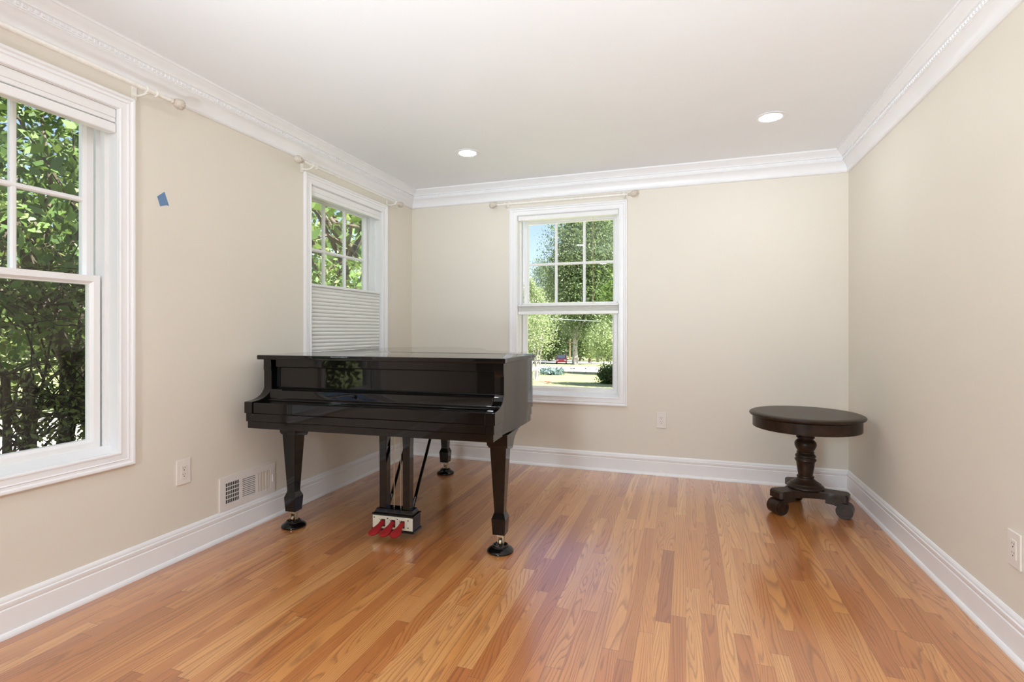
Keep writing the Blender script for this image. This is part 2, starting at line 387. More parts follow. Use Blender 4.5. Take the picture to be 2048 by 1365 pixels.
# ------------------------------------------------------------------ curtain rods
FIN = [(.004, 0), (.009, .002), (.013, .006), (.013, .010), (.009, .013), (.012, .018), (.019, .026), (.0235, .038), (.0245, .050), (.021, .062), (.013, .070), (.006, .073), (.0005, .074)]
def rod(mp, a0, a1, z, brackets, collars, split, label, ins0=.074, ins1=.074):
    n = .088
    r = tag(empty('curtain_rod', mp((a0 + a1) / 2, n, z)), label, 'curtain rod', 'white curtain rods')
    inv = Matrix.Translation(-Vector(r.location))
    def b(mb, nm, m, **kw):
        o = mb.build(nm, m, None, **kw); o.data.transform(inv); o.parent = r; return o
    ax = Vector(mp(1, 0, 0)) - Vector(mp(0, 0, 0))
    s0, s1 = split
    b(MB().axlathe([(.0075, 0), (.0075, s0 - a0)], mp(a0, n, z), ax), 'rod_tube', M['rod'], smooth=40)
    b(MB().axlathe([(.0105, 0), (.0105, s1 - s0)], mp(s0, n, z), ax), 'rod_tube', M['rod'], smooth=40)
    if a1 > s1: b(MB().axlathe([(.0075, 0), (.0075, a1 - s1)], mp(s1, n, z), ax), 'rod_tube', M['rod'], smooth=40)
    for a, sg in ((a0, -1), (a1, 1)):
        mb = MB(); nn = 36; rings = []; A = ax * sg; u = A.orthogonal().normalized(); w_ = A.cross(u); o = Vector(mp(a, n, z))
        for i, (rr, h) in enumerate(FIN):
            ring = []
            for j in range(nn):
                fl = 1 + (.09 * math.cos(j * 2 * PI / nn * 12 + h * 40) if i > 5 and rr > .01 else 0)
                ring.append(tuple(o + A * h + (u * math.cos(2 * PI * j / nn) + w_ * math.sin(2 * PI * j / nn)) * rr * fl))
            rings.append(ring)
        mb.loft(rings); b(mb, 'finial', M['finial'], smooth=60)
    for a in collars: b(MB().axlathe([(.010, -.004), (.0145, -.003), (.0145, .003), (.010, .004)], mp(a, n, z), ax), 'collar', M['rod'], smooth=40)
    for a in brackets:
        mb = MB()
        mb.loft([[mp(a + da, nn_, zz) for da, zz in ((-.011, z - .036), (.011, z - .036), (.011, z + .026), (-.011, z + .026))] for nn_ in (.0015, .006)])
        mb.tube([mp(a, .004, z - .012), mp(a, .035, z - .020), mp(a, .066, z - .019), mp(a, n, z - .013)], .005, 8)
        mb.axlathe([(.0115, -.006), (.0145, -.006), (.0145, .006), (.0115, .006)], mp(a, n, z), ax)
        b(mb, 'bracket', M['rod'], smooth=40)
    return r
rod(PL, .60, 1.835, 2.253, (.70, 1.722), (.665, 1.765), (.66, 1.765), 'cream curtain rod with ribbed ball finial above the large left foreground window')
rod(PL, 2.745, 3.900, 2.241, (2.830, 3.862), (2.865,), (2.745, 2.865), 'cream curtain rod above the corner window behind the piano')
rod(PB, -1.545, -.440, 2.238, (-1.475, -.470), (-1.43, -.50), (-1.43, -.50), 'cream curtain rod above the back wall window with the shade across its middle')

# ------------------------------------------------------------------ grand piano
P = tag(empty('grand_piano', (-2.289, 2.225, 0), math.radians(3.0)), 'glossy black grand piano with closed lid by the left wall', 'piano')
W = 1.435
def cat(pts, n=8):
    out = []
    for i in range(len(pts) - 1):
        p0, p1, p2, p3 = (Vector(pts[max(i - 1, 0)]), Vector(pts[i]), Vector(pts[i + 1]), Vector(pts[min(i + 2, len(pts) - 1)]))
        for j in range(n):
            t = j / n
            out.append(tuple(.5 * ((2 * p1) + (p2 - p0) * t + (2 * p0 - 5 * p1 + 4 * p2 - p3) * t * t + (3 * p1 - p0 - 3 * p2 + p3) * t ** 3)))
    out.append(tuple(pts[-1])); return out
RIGHT = [(W, .15), (W + .006, .30), (W + .017, .46), (W + .024, .60), (W + .012, .72), (1.335, .90), (1.17, 1.045), (1.02, 1.19), (.92, 1.36), (.84, 1.54), (.75, 1.67), (.60, 1.755), (.44, 1.785), (.28, 1.765), (.13, 1.70), (.035, 1.60), (0, 1.45), (0, 1.0), (0, .15)]
OUT = cat(RIGHT, 7)
def offset(path, d):
    res = []
    for i, p in enumerate(path):
        a = Vector(path[max(i - 1, 0)]); b_ = Vector(path[min(i + 1, len(path) - 1)])
        t = (b_ - a).normalized(); nrm = Vector((-t.y, t.x))           # path runs counter-clockwise: left normal points in
        res.append((p[0] + nrm.x * d, p[1] + nrm.y * d))
    return res
def bandof(z0, z1, d0, d1=.05):
    o, i = offset(OUT, d0), offset(OUT, d1)
    poly_o = [[(x, y, z0), (x, y, z1)] for x, y in o]; poly_i = [[(x, y, z1), (x, y, z0)] for x, y in i]
    return [a + b for a, b in zip(poly_o, poly_i)]
mb = MB()
for z0, z1, d in ((.700, .986, 0), (.655, .700, .006), (.617, .655, .012)): mb.loft(bandof(z0, z1, d))
mb.build('rim', M['black'], P, smooth=30)
ARM = [(.16, .700), (.0, .700), (.0, .759), (.003, .7625), (.055, .766), (.090, .774), (.118, .787), (.138, .805), (.151, .828), (.158, .855), (.160, .880), (.156, .903), (.147, .925), (.145, .935), (.145, .986), (.21, .986), (.21, .700)]
for x0, x1 in ((0, .05), (W - .05, W)):
    mb = MB().prism(ARM, x0, x1, lambda y, z, x: (x, y, z))
    a, b_ = (x0 + (.006 if x0 == 0 else 0), x1 - (.006 if x0 else 0))
    mb.box(a, b_, .006, .2, .655, .700)
    mb.build('arm', M['black'], P, smooth=25, bevel=.0015)
MB().box(.012, W - .012, .012, .46, .617, .655).build('key_bed', M['black'], P, bevel=.0015)
mb = MB().box(.0515, W - .0515, .007, .10, .7015, .757).box(.0515, W - .0515, .005, .10, .657, .6995)
mb.build('key_slip', M['black'], P, bevel=.002)
mb = MB().prism([(.100, .757), (.100, .764), (.124, .770), (.128, .776), (.137, .812), (.144, .819), (.186, .822), (.19, .757)], .052, W - .052, lambda y, z, x: (x, y, z))
fb = mb.build('fallboard', M['black'], P, smooth=20, bevel=.002)
MB().axlathe([(.004, -.006), (.004, .004), (.008, .006), (.009, .010), (.006, .014), (.001, .015)], (.60, .131, .795), (0, -.97, .24)).build('fallboard_knob', M['black'], fb, smooth=40)
MB().box(.075, W - .052, .188, .21, .826, .940).build('name_board', M['black'], P, bevel=.0015)
MB().box(.0515, .0745, .194, .21, .826, .940).build('side_filler', M['blackgap'], P)
MB().box(.066, W - .052, .166, .21, .944, .9855).build('front_rail', M['black'], P, bevel=.0015)
MB().box(.06, W - .06, .2, .5, .66, .98).build('action_case', M['blackgap'], P)
inner = offset(OUT, .049)
MB().loft([[(x, y, z) for x, y in inner] for z in (.665, .72)]).build('soundboard', M['blackgap'], P)
# lid in two leaves, the front one folded flat
def lid(clip, name, z0, z1, front):
    o = offset(OUT, -.016); H = .60
    if front:
        poly = [(-.016, .112), (W + .018, .112)] + [p for p in o if p[0] > 1 and p[1] < H and p[1] > .112] + [(W + .04, H), (-.016, H)]
    else:
        poly = [(-.016, H + .002), (W + .038, H + .002)] + [p for p in o if p[1] > H + .01]
    def ring(z, ins):
        c_ = Vector((.7, .5)) if front else Vector((.6, 1.0)); res = []
        for p in poly:
            v_ = (c_ - Vector(p)).normalized() * ins; res.append((p[0] + v_.x, p[1] + v_.y, z))
        return res
    return MB().loft([ring(z0, .004), ring(z0 + .003, 0), ring(z1 - .004, 0), ring(z1 - .001, .002), ring(z1, .005)]).build(name, M['black'], P, smooth=35)
lid(0, 'lid_front_leaf', .988, 1.0125, True); lid(0, 'lid_main_leaf', .988, 1.0105, False)
# legs
def leg(x, y, bracket):
    def sq(h, z, dx=0): return [(x - h + dx, y - h, z), (x + h + dx, y - h, z), (x + h + dx, y + h, z), (x - h + dx, y + h, z)]
    mb = MB().loft([sq(.0325, .095), sq(.0375, .172), sq(.0375, .178), sq(.0265, .207), sq(.0255, .215), sq(.044, .560), sq(.044, .6165)])
    l = mb.build('leg', M['black'], P, bevel=.0015)
    if bracket:
        mb = MB(); hw = .052
        mb.prism([(y - .05, .617), (y - .05, .560), (y - .046, .548), (y + .046, .530), (y + .056, .532), (y + .066, .545), (y + .082, .566), (y + .105, .586), (y + .135, .599), (y + .165, .605), (y + .172, .610), (y + .205, .612), (y + .205, .617)], x - hw, x + hw, lambda yy, zz, xx: (xx, yy, zz))
        mb.prism([(x - .082, .617), (x - .076, .602), (x - .066, .584), (x - .060, .572), (x - .058, .556), (x + .058, .556), (x + .060, .572), (x + .066, .584), (x + .076, .602), (x + .082, .617)] if x < 1 else
                 [(x - .082, .617), (x - .076, .602), (x - .066, .584), (x - .060, .572), (x - .058, .556), (x + .0505, .556), (x + .0505, .617)], y - .047, y + .047, lambda xx, zz, yy: (xx, yy, zz))
        mb.build('leg_bracket', M['black'], l, bevel=.0012)
    mb = MB()
    mb.axlathe([(.019, -.007), (.021, -.005), (.021, .005), (.019, .007)], (x + .004, y, .049), (1, 0, 0))
    mb.box(x - .012, x - .008, y - .012, y + .012, .04, .088).box(x + .016, x + .020, y - .012, y + .012, .04, .088).box(x - .014, x + .022, y - .018, y + .018, .082, .096)
    mb.build('caster', M['brass'], l, smooth=40)
LEGS = [(.114, .258), (1.386, .250), (.531, 1.549)]
for i, (x, y) in enumerate(LEGS): leg(x, y, i < 2)
# pedal lyre
ly = empty('pedal_lyre', (.762, .30, 0)); ly.parent = P
MB().box(-.13, .13, -.052, .052, .036, .047).build('lyre_foot', M['black'], ly, bevel=.002)
mb = MB().box(-.124, .124, -.046, .046, .047, .122)
mb.loft([[(-a, -b_, z), (a, -b_, z), (a, b_, z), (-a, b_, z)] for a, b_, z in ((.124, .046, .122), (.128, .050, .126), (.128, .050, .131), (.116, .040, .134), (.114, .038, .142), (.110, .034, .148), (.110, .034, .153), (.104, .030, .156))])
mb.build('lyre_box', M['black'], ly, bevel=.001)
MB().box(-.122, .122, -.049, -.046, .050, .120).build('pedal_plate', M['pedal_plate'], ly)
for x, z in ((-.112, .108), (-.03, .108), (.03, .108), (.095, .106), (.095, .066)): MB().axlathe([(.0035, 0), (.0035, .0015)], (x, -.049, z), (0, -1, 0), 10).build('plate_screw', M['dark'], ly)
for x in (-.057, .005, .062): MB().box(x - .012, x + .012, -.0497, -.049, .062, .102).build('pedal_slot', M['dark'], ly)
for x in (-.072, .072):
    MB().loft([[(x - h, -.028, z), (x + h, -.028, z), (x + h, .022, z), (x - h, .022, z)] for h, z in ((.021, .156), (.021, .50), (.026, .618))]).build('lyre_post', M['black'], ly, bevel=.002)
    MB().tube([(x * 1.05, .036, .13), (x * 1.05, .40, .66)], .009, 8).build('brace', M['black'], ly)
MB().box(-.125, .125, -.06, .10, .598, .617).build('lyre_top_block', M['black'], ly, bevel=.003)
for x in (-.016, .026):
    MB().tube([(x, .0, .150), (x, .0, .62)], .0024, 8).build('trap_rod', M['brass'], ly, smooth=60)
for i, x in enumerate((-.057, .005, .062)):
    rings = []
    for t, hw, hh, z in ((0, .011, .014, .081), (.02, .013, .017, .082), (.032, .013, .015, .078), (.045, .020, .014, .072), (.066, .028, .013, .066), (.088, .030, .012, .062), (.106, .024, .010, .059), (.116, .012, .006, .058), (.120, .003, .002, .057)):
        dx = (-.010, -.004, .002)[i] * t / .13
        rings.append([(x + dx + hw * math.cos(a), -.0495 - t, z + hh * math.sin(a)) for a in [2 * PI * j / 16 for j in range(16)]])
    mb = MB().loft(rings)
    for sg in (-1, 1):                                            # the tie ends sticking up at the back
        mb.loft([[(x + sg * (.006 + .010 * t) + dx2, -.060 - .004 * t, .092 + .020 * t + dz) for dx2, dz in ((-.004 * (1 - t), 0), (.004 * (1 - t), 0), (.0, .005 * (1 - t)))] for t in (0, .5, .97)])
    o = mb.build('pedal_cover', M['red'], ly, smooth=50)
    o['label'] = 'red felt cover slipped over a pedal'
# caster cups the legs stand in
cupP = [(.002, 0), (.064, 0), (.069, .004), (.069, .010), (.062, .018), (.050, .024), (.043, .027), (.042, .034), (.039, .037), (.034, .036), (.031, .028), (.002, .026)]
Pm = Matrix.Translation(P.location) @ Matrix.Rotation(math.radians(3), 4, 'Z')
labs = ['glossy black caster cup under the front left piano leg nearest the wall register', 'glossy black caster cup under the front right piano leg, nearest to the camera', 'glossy black caster cup under the rear piano leg before the back baseboard']
cup0 = MB().lathe(cupP, n=48).build('caster_cup', M['black'], smooth=35)
for i, (x, y) in enumerate(LEGS):
    c_ = cup0 if i == 0 else cup0.copy()
    if i: COL.objects.link(c_)
    c_.location = (Pm @ Vector((x, y, 0))).xyz
    tag(c_, labs[i], 'caster cup', 'caster cups under the piano legs')

# ------------------------------------------------------------------ round pedestal table
T = tag(empty('side_table', (.725, 3.75, 0)), 'dark brown round pedestal table with scroll feet in the right corner', 'table')
R0 = .328
MB().lathe([(.002, .598), (R0 - .025, .598), (R0 - .012, .600), (R0 - .004, .605), (R0, .611), (R0, .616), (R0 - .004, .621), (R0 - .010, .624), (R0 - .014, .6245), (R0 - .020, .627), (R0 - .040, .6275), (.002, .6275)], n=96).build('table_top', M['espresso'], T, smooth=35)
ap = MB().lathe([(.002, .530), (.306, .530), (.308, .532), (.308, .5965), (.306, .598), (.002, .598)], n=96).build('apron', M['espresso'], T, smooth=35)
ang = math.radians(-113.2)
for d in (0, .043):
    a = ang + d; x, y = .3075 * math.cos(a), .3075 * math.sin(a)
    MB().tube([(x, y, .533), (x, y, .596)], .0016, 6).build('apron_seam', M['dark'], ap)
COLP = [(.002, .530), (.060, .530), (.060, .512), (.063, .505), (.063, .497), (.057, .490), (.049, .484), (.049, .478), (.053, .474), (.053, .468), (.046, .462), (.045, .456), (.052, .449), (.060, .440), (.063, .428), (.062, .416), (.056, .400), (.048, .386), (.046, .380),
        (.050, .377), (.050, .371), (.047, .368), (.053, .362), (.058, .355), (.060, .348), (.055, .342), (.056, .337), (.061, .332), (.062, .324), (.057, .318), (.053, .310), (.051, .290), (.046, .255), (.042, .232), (.041, .228), (.048, .224), (.050, .218), (.047, .212), (.048, .207),
        (.058, .198), (.074, .186), (.088, .178), (.090, .172), (.098, .167), (.105, .160), (.107, .153), (.104, .149), (.002, .149)]
MB().lathe(COLP[::-1], n=56).build('turned_column', M['espresso'], T, smooth=40)
angs = [math.radians(a) for a in (-146, -20, 98)]
poly = []
for i, a in enumerate(angs):
    an = angs[(i + 1) % 3] + (2 * PI if (i + 1) % 3 == 0 else 0); am = (a + an) / 2
    ca, sa = math.cos(a), math.sin(a)
    tip = lambda r, t: (r * ca - t * sa, r * sa + t * ca)
    poly += [tip(.225, -.052), tip(.238, -.040), tip(.238, .040), tip(.225, .052)]
    p0, p1 = Vector(tip(.20, .052)), Vector((.20 * math.cos(an) + .052 * math.sin(an), .20 * math.sin(an) - .052 * math.cos(an)))
    mid = Vector((math.cos(am), math.sin(am))) * .088
    for q in range(0, 13):
        t = q / 12; poly.append(tuple((1 - t) ** 2 * p0 + 2 * t * (1 - t) * (2 * mid - .5 * (p0 + p1)) + t * t * p1))
def ins(p, d): v_ = Vector(p); return tuple(v_ * (1 - d / v_.length))
MB().loft([[(*ins(p, d), z) for p in poly] for d, z in ((0, .104), (0, .140), (.004, .143), (.008, .149))]).build('base_plinth', M['espresso'], T, smooth=30)
for a in angs:
    prof = []                                                  # side view (r, z): strap under the plinth curling into a scroll
    prof += [(.115, .104), (.115, .080), (.150, .078), (.176, .072)]
    cr, cz, rr = .215, .0475, .0465
    for q in range(22): th = math.radians(150 + q * 305 / 21); prof.append((cr + rr * math.cos(th), cz + rr * math.sin(th)))
    prof += [(.195, .104)]
    ca, sa = math.cos(a), math.sin(a); mp = lambda r_, z_, t_: (r_ * ca - t_ * sa, r_ * sa + t_ * ca, z_)
    mb = MB().prism(prof, -.042, .042, mp)
    for t0, t1 in ((-.0445, -.042), (.042, .0445)):
        for r_out, r_in in ((.042, .030), (.020, .002)):
            nn = 28; rings = []
            for tt in (t0, t1): rings.append([mp(cr + r_out * math.cos(2 * PI * j / nn), cz + r_out * math.sin(2 * PI * j / nn), tt) for j in range(nn)])
            for tt in (t1, t0): rings.append([mp(cr + r_in * math.cos(2 * PI * j / nn), cz + r_in * math.sin(2 * PI * j / nn), tt) for j in range(nn)])
            mb.loft(rings + [rings[0]], caps=False)
    mb.build('scroll_foot', M['espresso'], T, smooth=30)

# ------------------------------------------------------------------ wall fittings
def outlet(mp, a, z, label):
    r = tag(empty('power_outlet', mp(a, 0, z)), label, 'outlet', 'white wall outlets')
    inv = Matrix.Translation(-Vector(r.location))
    def b(mb, nm, m, **kw):
        o = mb.build(nm, m, None, **kw); o.data.transform(inv); o.parent = r; return o
    def rb(u0, u1, z0, z1, n0, n1): return MB().loft([[mp(a + u, n, z + zz) for u, zz in ((u0, z0), (u1, z0), (u1, z1), (u0, z1))] for n in (n0, n1)])
    b(rb(-.039, .039, -.063, .063, 0, .007), 'cover_plate', M['plastic'], bevel=.003)
    b(rb(-.0168, .0168, -.0335, .0335, .006, .0088), 'receptacle', M['plastic'], bevel=.0012)
    for zz in (.016, -.016):
        mb = MB()
        for u0, u1, q0, q1 in ((-.0075, -.0055, .001, .009), (.0055, .0075, .002, .008)):
            mb.loft([[mp(a + u, n, z + zz + q) for u, q in ((u0, q0), (u1, q0), (u1, q1), (u0, q1))] for n in (.0086, .0091)])
        mb.axlathe([(.0026, 0), (.0026, .0005)], mp(a, .0086, z + zz - .006), Vector(mp(0, 1, 0)) - Vector(mp(0, 0, 0)), 12)
        b(mb, 'socket_slots', M['dark'])
outlet(PL, 1.971, .433, 'white duplex outlet on the left wall below the large window')
outlet(PB, -.186, .438, 'white duplex outlet on the back wall below and right of the window')
outlet(PR, 2.305, .376, 'white duplex outlet low on the right wall at the edge of the photo')

V = tag(empty('wall_register', (XL, 2.386, .245)), 'white metal air register on the left wall above the baseboard', 'air vent')
def vb(mb, nm, m, par=None, **kw):
    o = mb.build(nm, m, None, **kw); o.data.transform(Matrix.Translation(-Vector(V.location))); o.parent = par or V; return o
y0, y1, z0, z1 = 2.186, 2.586, .154, .336
sec = [(2.222, 2.318), (2.337, 2.433), (2.452, 2.548)]
vb(MB().box(XL + .0005, XL + .002, y0 + .01, y1 - .01, z0 + .01, z1 - .01), 'duct_backing', M['dark'])
mb = MB(); ys = [y0] + [q for s in sec for q in s] + [y1]
for i in range(0, 8, 2): mb.box(XL + .0005, XL + .008, ys[i], ys[i + 1], z0, z1)
for s in sec: mb.box(XL + .0005, XL + .008, s[0], s[1], z0, z0 + .034).box(XL + .0005, XL + .008, s[0], s[1], z1 - .034, z1)
vb(mb, 'register_frame', M['steel_white'])
mb = MB()
for q in range(9): y = sec[0][0] + .012 * q; mb.box(XL + .006, XL + .0075, y - .0016, y + .0016, z0 + .034, z1 - .034)
for q in range(1, 5): z = z0 + .034 + q * .0228; mb.box(XL + .002, XL + .004, sec[0][0], sec[0][1], z - .0022, z + .0022)
vb(mb, 'louvre_bank', M['steel_white'])
mb = MB()
for q in range(11):
    z = z0 + .036 + q * .0108; mb.loft([[(XL + .002, y, z + .0035), (XL + .0085, y, z - .001), (XL + .0085, y, z + .0054), (XL + .002, y, z + .0060)] for y in sec[1]])
vb(mb, 'louvre_bank', M['steel_white'])
mb = MB()
for q in range(9):
    y = sec[2][0] + .012 * q; mb.loft([[(XL + .003, y - .002, z), (XL + .0070, y - .002, z), (XL + .0070, y + .002, z), (XL + .003, y + .002, z)] for z in (z0 + .034, z1 - .034)])
vb(mb, 'louvre_bank', M['steel_white'])
vb(MB().box(XL + .001, XL + .0035, sec[2][0], sec[2][1], z0 + .02, z1 - .02), 'closed_damper', M['damper'])
vb(MB().box(XL + .008, XL + .014, 2.562, 2.566, .222, .266).box(XL + .013, XL + .020, 2.559, 2.569, .240, .246), 'damper_lever', M['steel_white'])

# blue painter's tape scrap
tp_ = [(1.835, 1.800), (1.872, 1.832), (1.896, 1.768), (1.882, 1.769), (1.868, 1.763), (1.850, 1.756)]
mb = MB(); mb.loft([[(XL + n, y, z) for y, z in tp_] for n in (.0004, .0012)])
tag(mb.build('tape_piece', M['tape']), 'small torn piece of blue tape stuck on the left wall', 'tape')

# recessed lights
def downlight(x, y):
    r = empty('recessed_light', (x, y, ZC))
    MB().lathe([(.062, -.0005), (.088, -.0005), (.092, -.003), (.090, -.0055), (.066, -.006), (.0615, -.004)], n=56, ring=True).build('trim_ring', M['vinyl'], r, smooth=40)
    MB().lathe([(.001, -.001), (.060, -.001), (.060, -.0035), (.001, -.0035)], n=48).build('lamp_lens', M['lens'], r)
    return r
dl = downlight(-1.500, 3.462)
tag(dl, 'lit round recessed ceiling light above the piano', 'ceiling light', 'recessed ceiling lights')
for x, y, lab in ((.483, 3.462, 'lit round recessed ceiling light near the right wall above the round table'),
                  (-1.500, 1.18, 'lit recessed ceiling light nearer the camera on the left, past the top edge'), (.483, 1.18, 'lit recessed ceiling light nearer the camera on the right, past the top edge'),
                  (-1.500, -1.1, 'lit recessed ceiling light behind the camera on the left'), (.483, -1.1, 'lit recessed ceiling light behind the camera on the right')):
    c_ = copy_tree(dl); c_.location = (x, y, ZC); tag(c_, lab)

# added fill light, unseen behind the camera, bounced upward to brighten the ceiling
FL = tag(empty('added_bounce_light', (-.85, -.95, 0)), 'unseen fill light added on a tripod stand behind the camera, tilted up at the ceiling', 'added fill light')
for q in range(3):
    a = q * 2 * PI / 3 + .4
    MB().tube([(0, 0, .36), (.36 * math.cos(a), .36 * math.sin(a), .008)], .009, 8).build('leg', M['blackgap'], FL)
MB().tube([(0, 0, .16), (0, 0, .50)], .012, 12).build('pole', M['blackgap'], FL, smooth=50)
AIM = (Vector((-.55, 1.55, ZC)) - Vector((-.85, -.95, .60))).normalized()
MB().axlathe([(.05, -.16), (.07, -.14), (.07, -.02), (.12, .06), (.115, .06), (.065, -.02), (.05, -.03)], (0, 0, .60), AIM, 32).build('lamp_head', M['blackgap'], FL, smooth=40)
sl = bpy.data.lights.new('added_bounce_lamp', 'SPOT'); sl.energy = 415; sl.color = (.81, .925, 1); sl.spot_size = math.radians(78); sl.spot_blend = 1.0; sl.shadow_soft_size = .09
slo = bpy.data.objects.new('added_bounce_lamp', sl); COL.objects.link(slo); slo.parent = FL; slo.location = Vector((0, 0, .60)) + AIM * .075
slo.rotation_euler = (-AIM).to_track_quat('Z', 'Y').to_euler()

# added softbox, unseen behind the camera to the left, brightens the right wall
SB = tag(empty('added_softbox_light', (-.90, -1.55, 0)), 'square white softbox added as unseen fill on a stand behind the camera to the left', 'added fill light')
MB().tube([(0, 0, .30), (0, 0, 1.40)], .012, 12).build('pole', M['blackgap'], SB, smooth=50)
for q in range(3):
    a = q * 2 * PI / 3 + .2
    MB().tube([(0, 0, .42), (.34 * math.cos(a), .34 * math.sin(a), .008)], .009, 8).build('leg', M['blackgap'], SB)
SA = (Vector((1.1, 1.05, 1.0)) - Vector((-.90, -1.55, 1.50))).normalized()
sr = (-SA).to_track_quat('Z', 'Y').to_matrix()
mb = MB().loft([[tuple(Vector((0, 0, 1.50)) + sr @ Vector((sx * h, sy * h, d))) for sx, sy in ((-1, -1), (1, -1), (1, 1), (-1, 1))] for h, d in ((.06, .28), (.32, .02), (.32, .0), (.315, .0), (.315, .018), (.055, .27))])
mb.build('housing', M['blackgap'], SB)
al = bpy.data.lights.new('added_softbox_lamp', 'AREA'); al.shape = 'SQUARE'; al.size = .60; al.energy = 66; al.color = (.80, .91, 1)
alo = bpy.data.objects.new('added_softbox_lamp', al); COL.objects.link(alo); alo.parent = SB; alo.location = Vector((0, 0, 1.50)) + SA * .01; alo.rotation_euler = sr.to_euler()

# ------------------------------------------------------------------ outdoors
S, C_ = math.sin(YAW), math.cos(YAW)
def on_ground(u, v):
    a = (u - 1024) / F_PX; b = -(v - HORIZON) / F_PX
    dx, dy = -S + a * C_, C_ + a * S
    t = (EYE + .526) / (-b - SLOPE * dy); return dx * t, dy * t, EYE + b * t, t
def grid(name, x0, x1, y0, y1, m, lift=0, nx=2, ny=2):
    vs = []; fs = []
    for j in range(ny + 1):
        for i in range(nx + 1):
            x = x0 + (x1 - x0) * i / nx; y = y0 + (y1 - y0) * j / ny; vs.append((x, y, ground_z(y) + lift))
    for j in range(ny):
        for i in range(nx): a = j * (nx + 1) + i; fs.append((a, a + 1, a + nx + 2, a + nx + 1))
    return tag(MB().add(vs, fs).build(name, m), kind='structure')
grid('lawn', -160, 160, -30, 320, M['lawn'], ny=35)
grid('driveway', -60, 9, 47, 66, M['road'], .05, ny=4)
grid('side_driveway', -15, -8.2, -6, 30, M['road'], .03, ny=6)
grid('street', -90, 60, 88, 124, M['road'], .08, ny=6)
MUL = on_ground(1076, 766)
mb = MB(); mb.loft([[(MUL[0] + r * math.cos(2 * PI * i / 28), MUL[1] + 1.7 * r * math.sin(2 * PI * i / 28), ground_z(MUL[1] + 1.7 * r * math.sin(2 * PI * i / 28)) + z) for i in range(28)] for r, z in ((.75, .0), (.7, .05), (.3, .08))])
tag(mb.build('mulch_bed', M['mulch']), kind='structure')

def leaves(rs, centers, spread, n, size, up=.3):
    cs = np.array(centers); idx = rs.integers(0, len(cs), n)
    sp = np.array(spread) if np.ndim(spread) else np.array([spread] * 3)
    p = cs[idx] + rs.normal(size=(n, 3)) * sp
    d = rs.normal(size=(n, 3)); d[:, 2] -= up; d /= np.linalg.norm(d, axis=1)[:, None]
    q = rs.normal(size=(n, 3)); q[:, 2] += .8; w = np.cross(d, q); w /= np.linalg.norm(w, axis=1)[:, None] + 1e-6
    s = size * rs.uniform(.6, 1.3, (n, 1))
    v = np.stack([p - d * s * .5, p + w * s * .24, p + d * s * .5, p - w * s * .24], 1).reshape(-1, 3)
    return v, np.arange(4 * n).reshape(-1, 4)
def leafmesh(name, v, f, m, parent):
    me = bpy.data.meshes.new(name); me.vertices.add(len(v)); me.vertices.foreach_set('co', v.astype(np.float32).ravel())
    me.loops.add(f.size); me.loops.foreach_set('vertex_index', f.astype(np.int32).ravel())
    me.polygons.add(len(f)); me.polygons.foreach_set('loop_start', np.arange(0, f.size, 4, dtype=np.int32))
    me.update(); me.validate(); me.materials.append(m)
    o = bpy.data.objects.new(name, me); COL.objects.link(o); o.parent = parent; return o
def tree(name, label, cat_, base, trunk_h, trunk_r, cc, cr, ncl, nl, size, leaf, bark, seed, spread=None, limbs=10, group=None, lean=(0, 0), stems=1, twigs=0):
    """cc: crown centre relative to the base, cr: crown radii"""
    rs = np.random.default_rng(seed); r = tag(empty(name, base), label, cat_, group)
    cl = []
    while len(cl) < ncl:
        q = rs.uniform(-1, 1, 3)
        if .15 < (q ** 2).sum() < 1: cl.append(np.array(cc) + q * np.array(cr))
    mb = MB()
    tops = []
    for s_ in range(stems):
        sx, sy = (0, 0) if stems == 1 else tuple(rs.normal(size=2) * trunk_r * 3)
        ex, ey = sx + lean[0] + (rs.normal() * .12 * trunk_h if stems > 1 else 0), sy + lean[1] + (rs.normal() * .12 * trunk_h if stems > 1 else 0)
        mids = [(sx, sy, -.15), (sx + (ex - sx) * .2 , sy + (ey - sy) * .15, trunk_h * .3), (sx + (ex - sx) * .55, sy + (ey - sy) * .6, trunk_h * .68), (ex, ey, trunk_h)]
        mb.tube(mids, [trunk_r * 1.35, trunk_r, trunk_r * .85, trunk_r * .65], 9); tops.append(mids)
    for i in range(min(limbs, ncl)):
        mids = tops[i % len(tops)]; t = rs.uniform(.45, 1); k_ = t * (len(mids) - 1); j = min(int(k_), len(mids) - 2); fr_ = k_ - j
        st = np.array(mids[j]) * (1 - fr_) + np.array(mids[j + 1]) * fr_; en = cl[i]; md = (st + en) / 2 + rs.normal(size=3) * np.linalg.norm(en - st) * .08
        mb.tube([tuple(st), tuple(md), tuple(en)], [trunk_r * .42, trunk_r * .27, trunk_r * .1], 6)
    mb.build('trunk', bark, r, smooth=60)
    if twigs:
        tb = MB()
        for i in range(twigs):
            c0 = cl[rs.integers(0, ncl)]; d = rs.normal(size=3); d[2] = abs(d[2]) * .7 ; d /= np.linalg.norm(d); L = rs.uniform(.25, .7)
            tb.tube([tuple(c0), tuple(c0 + d * L * .5 + rs.normal(size=3) * .03), tuple(c0 + d * L)], [.006, .004, .0015], 5)
        tb.build('twigs', M['twig'], r)['kind'] = 'stuff'
    v, f = leaves(rs, cl, spread if spread is not None else min(cr) * .28, nl, size)
    leafmesh('foliage', v, f, leaf, r); return r
def G(x, y, dz=0): return (x, y, ground_z(y) + dz)
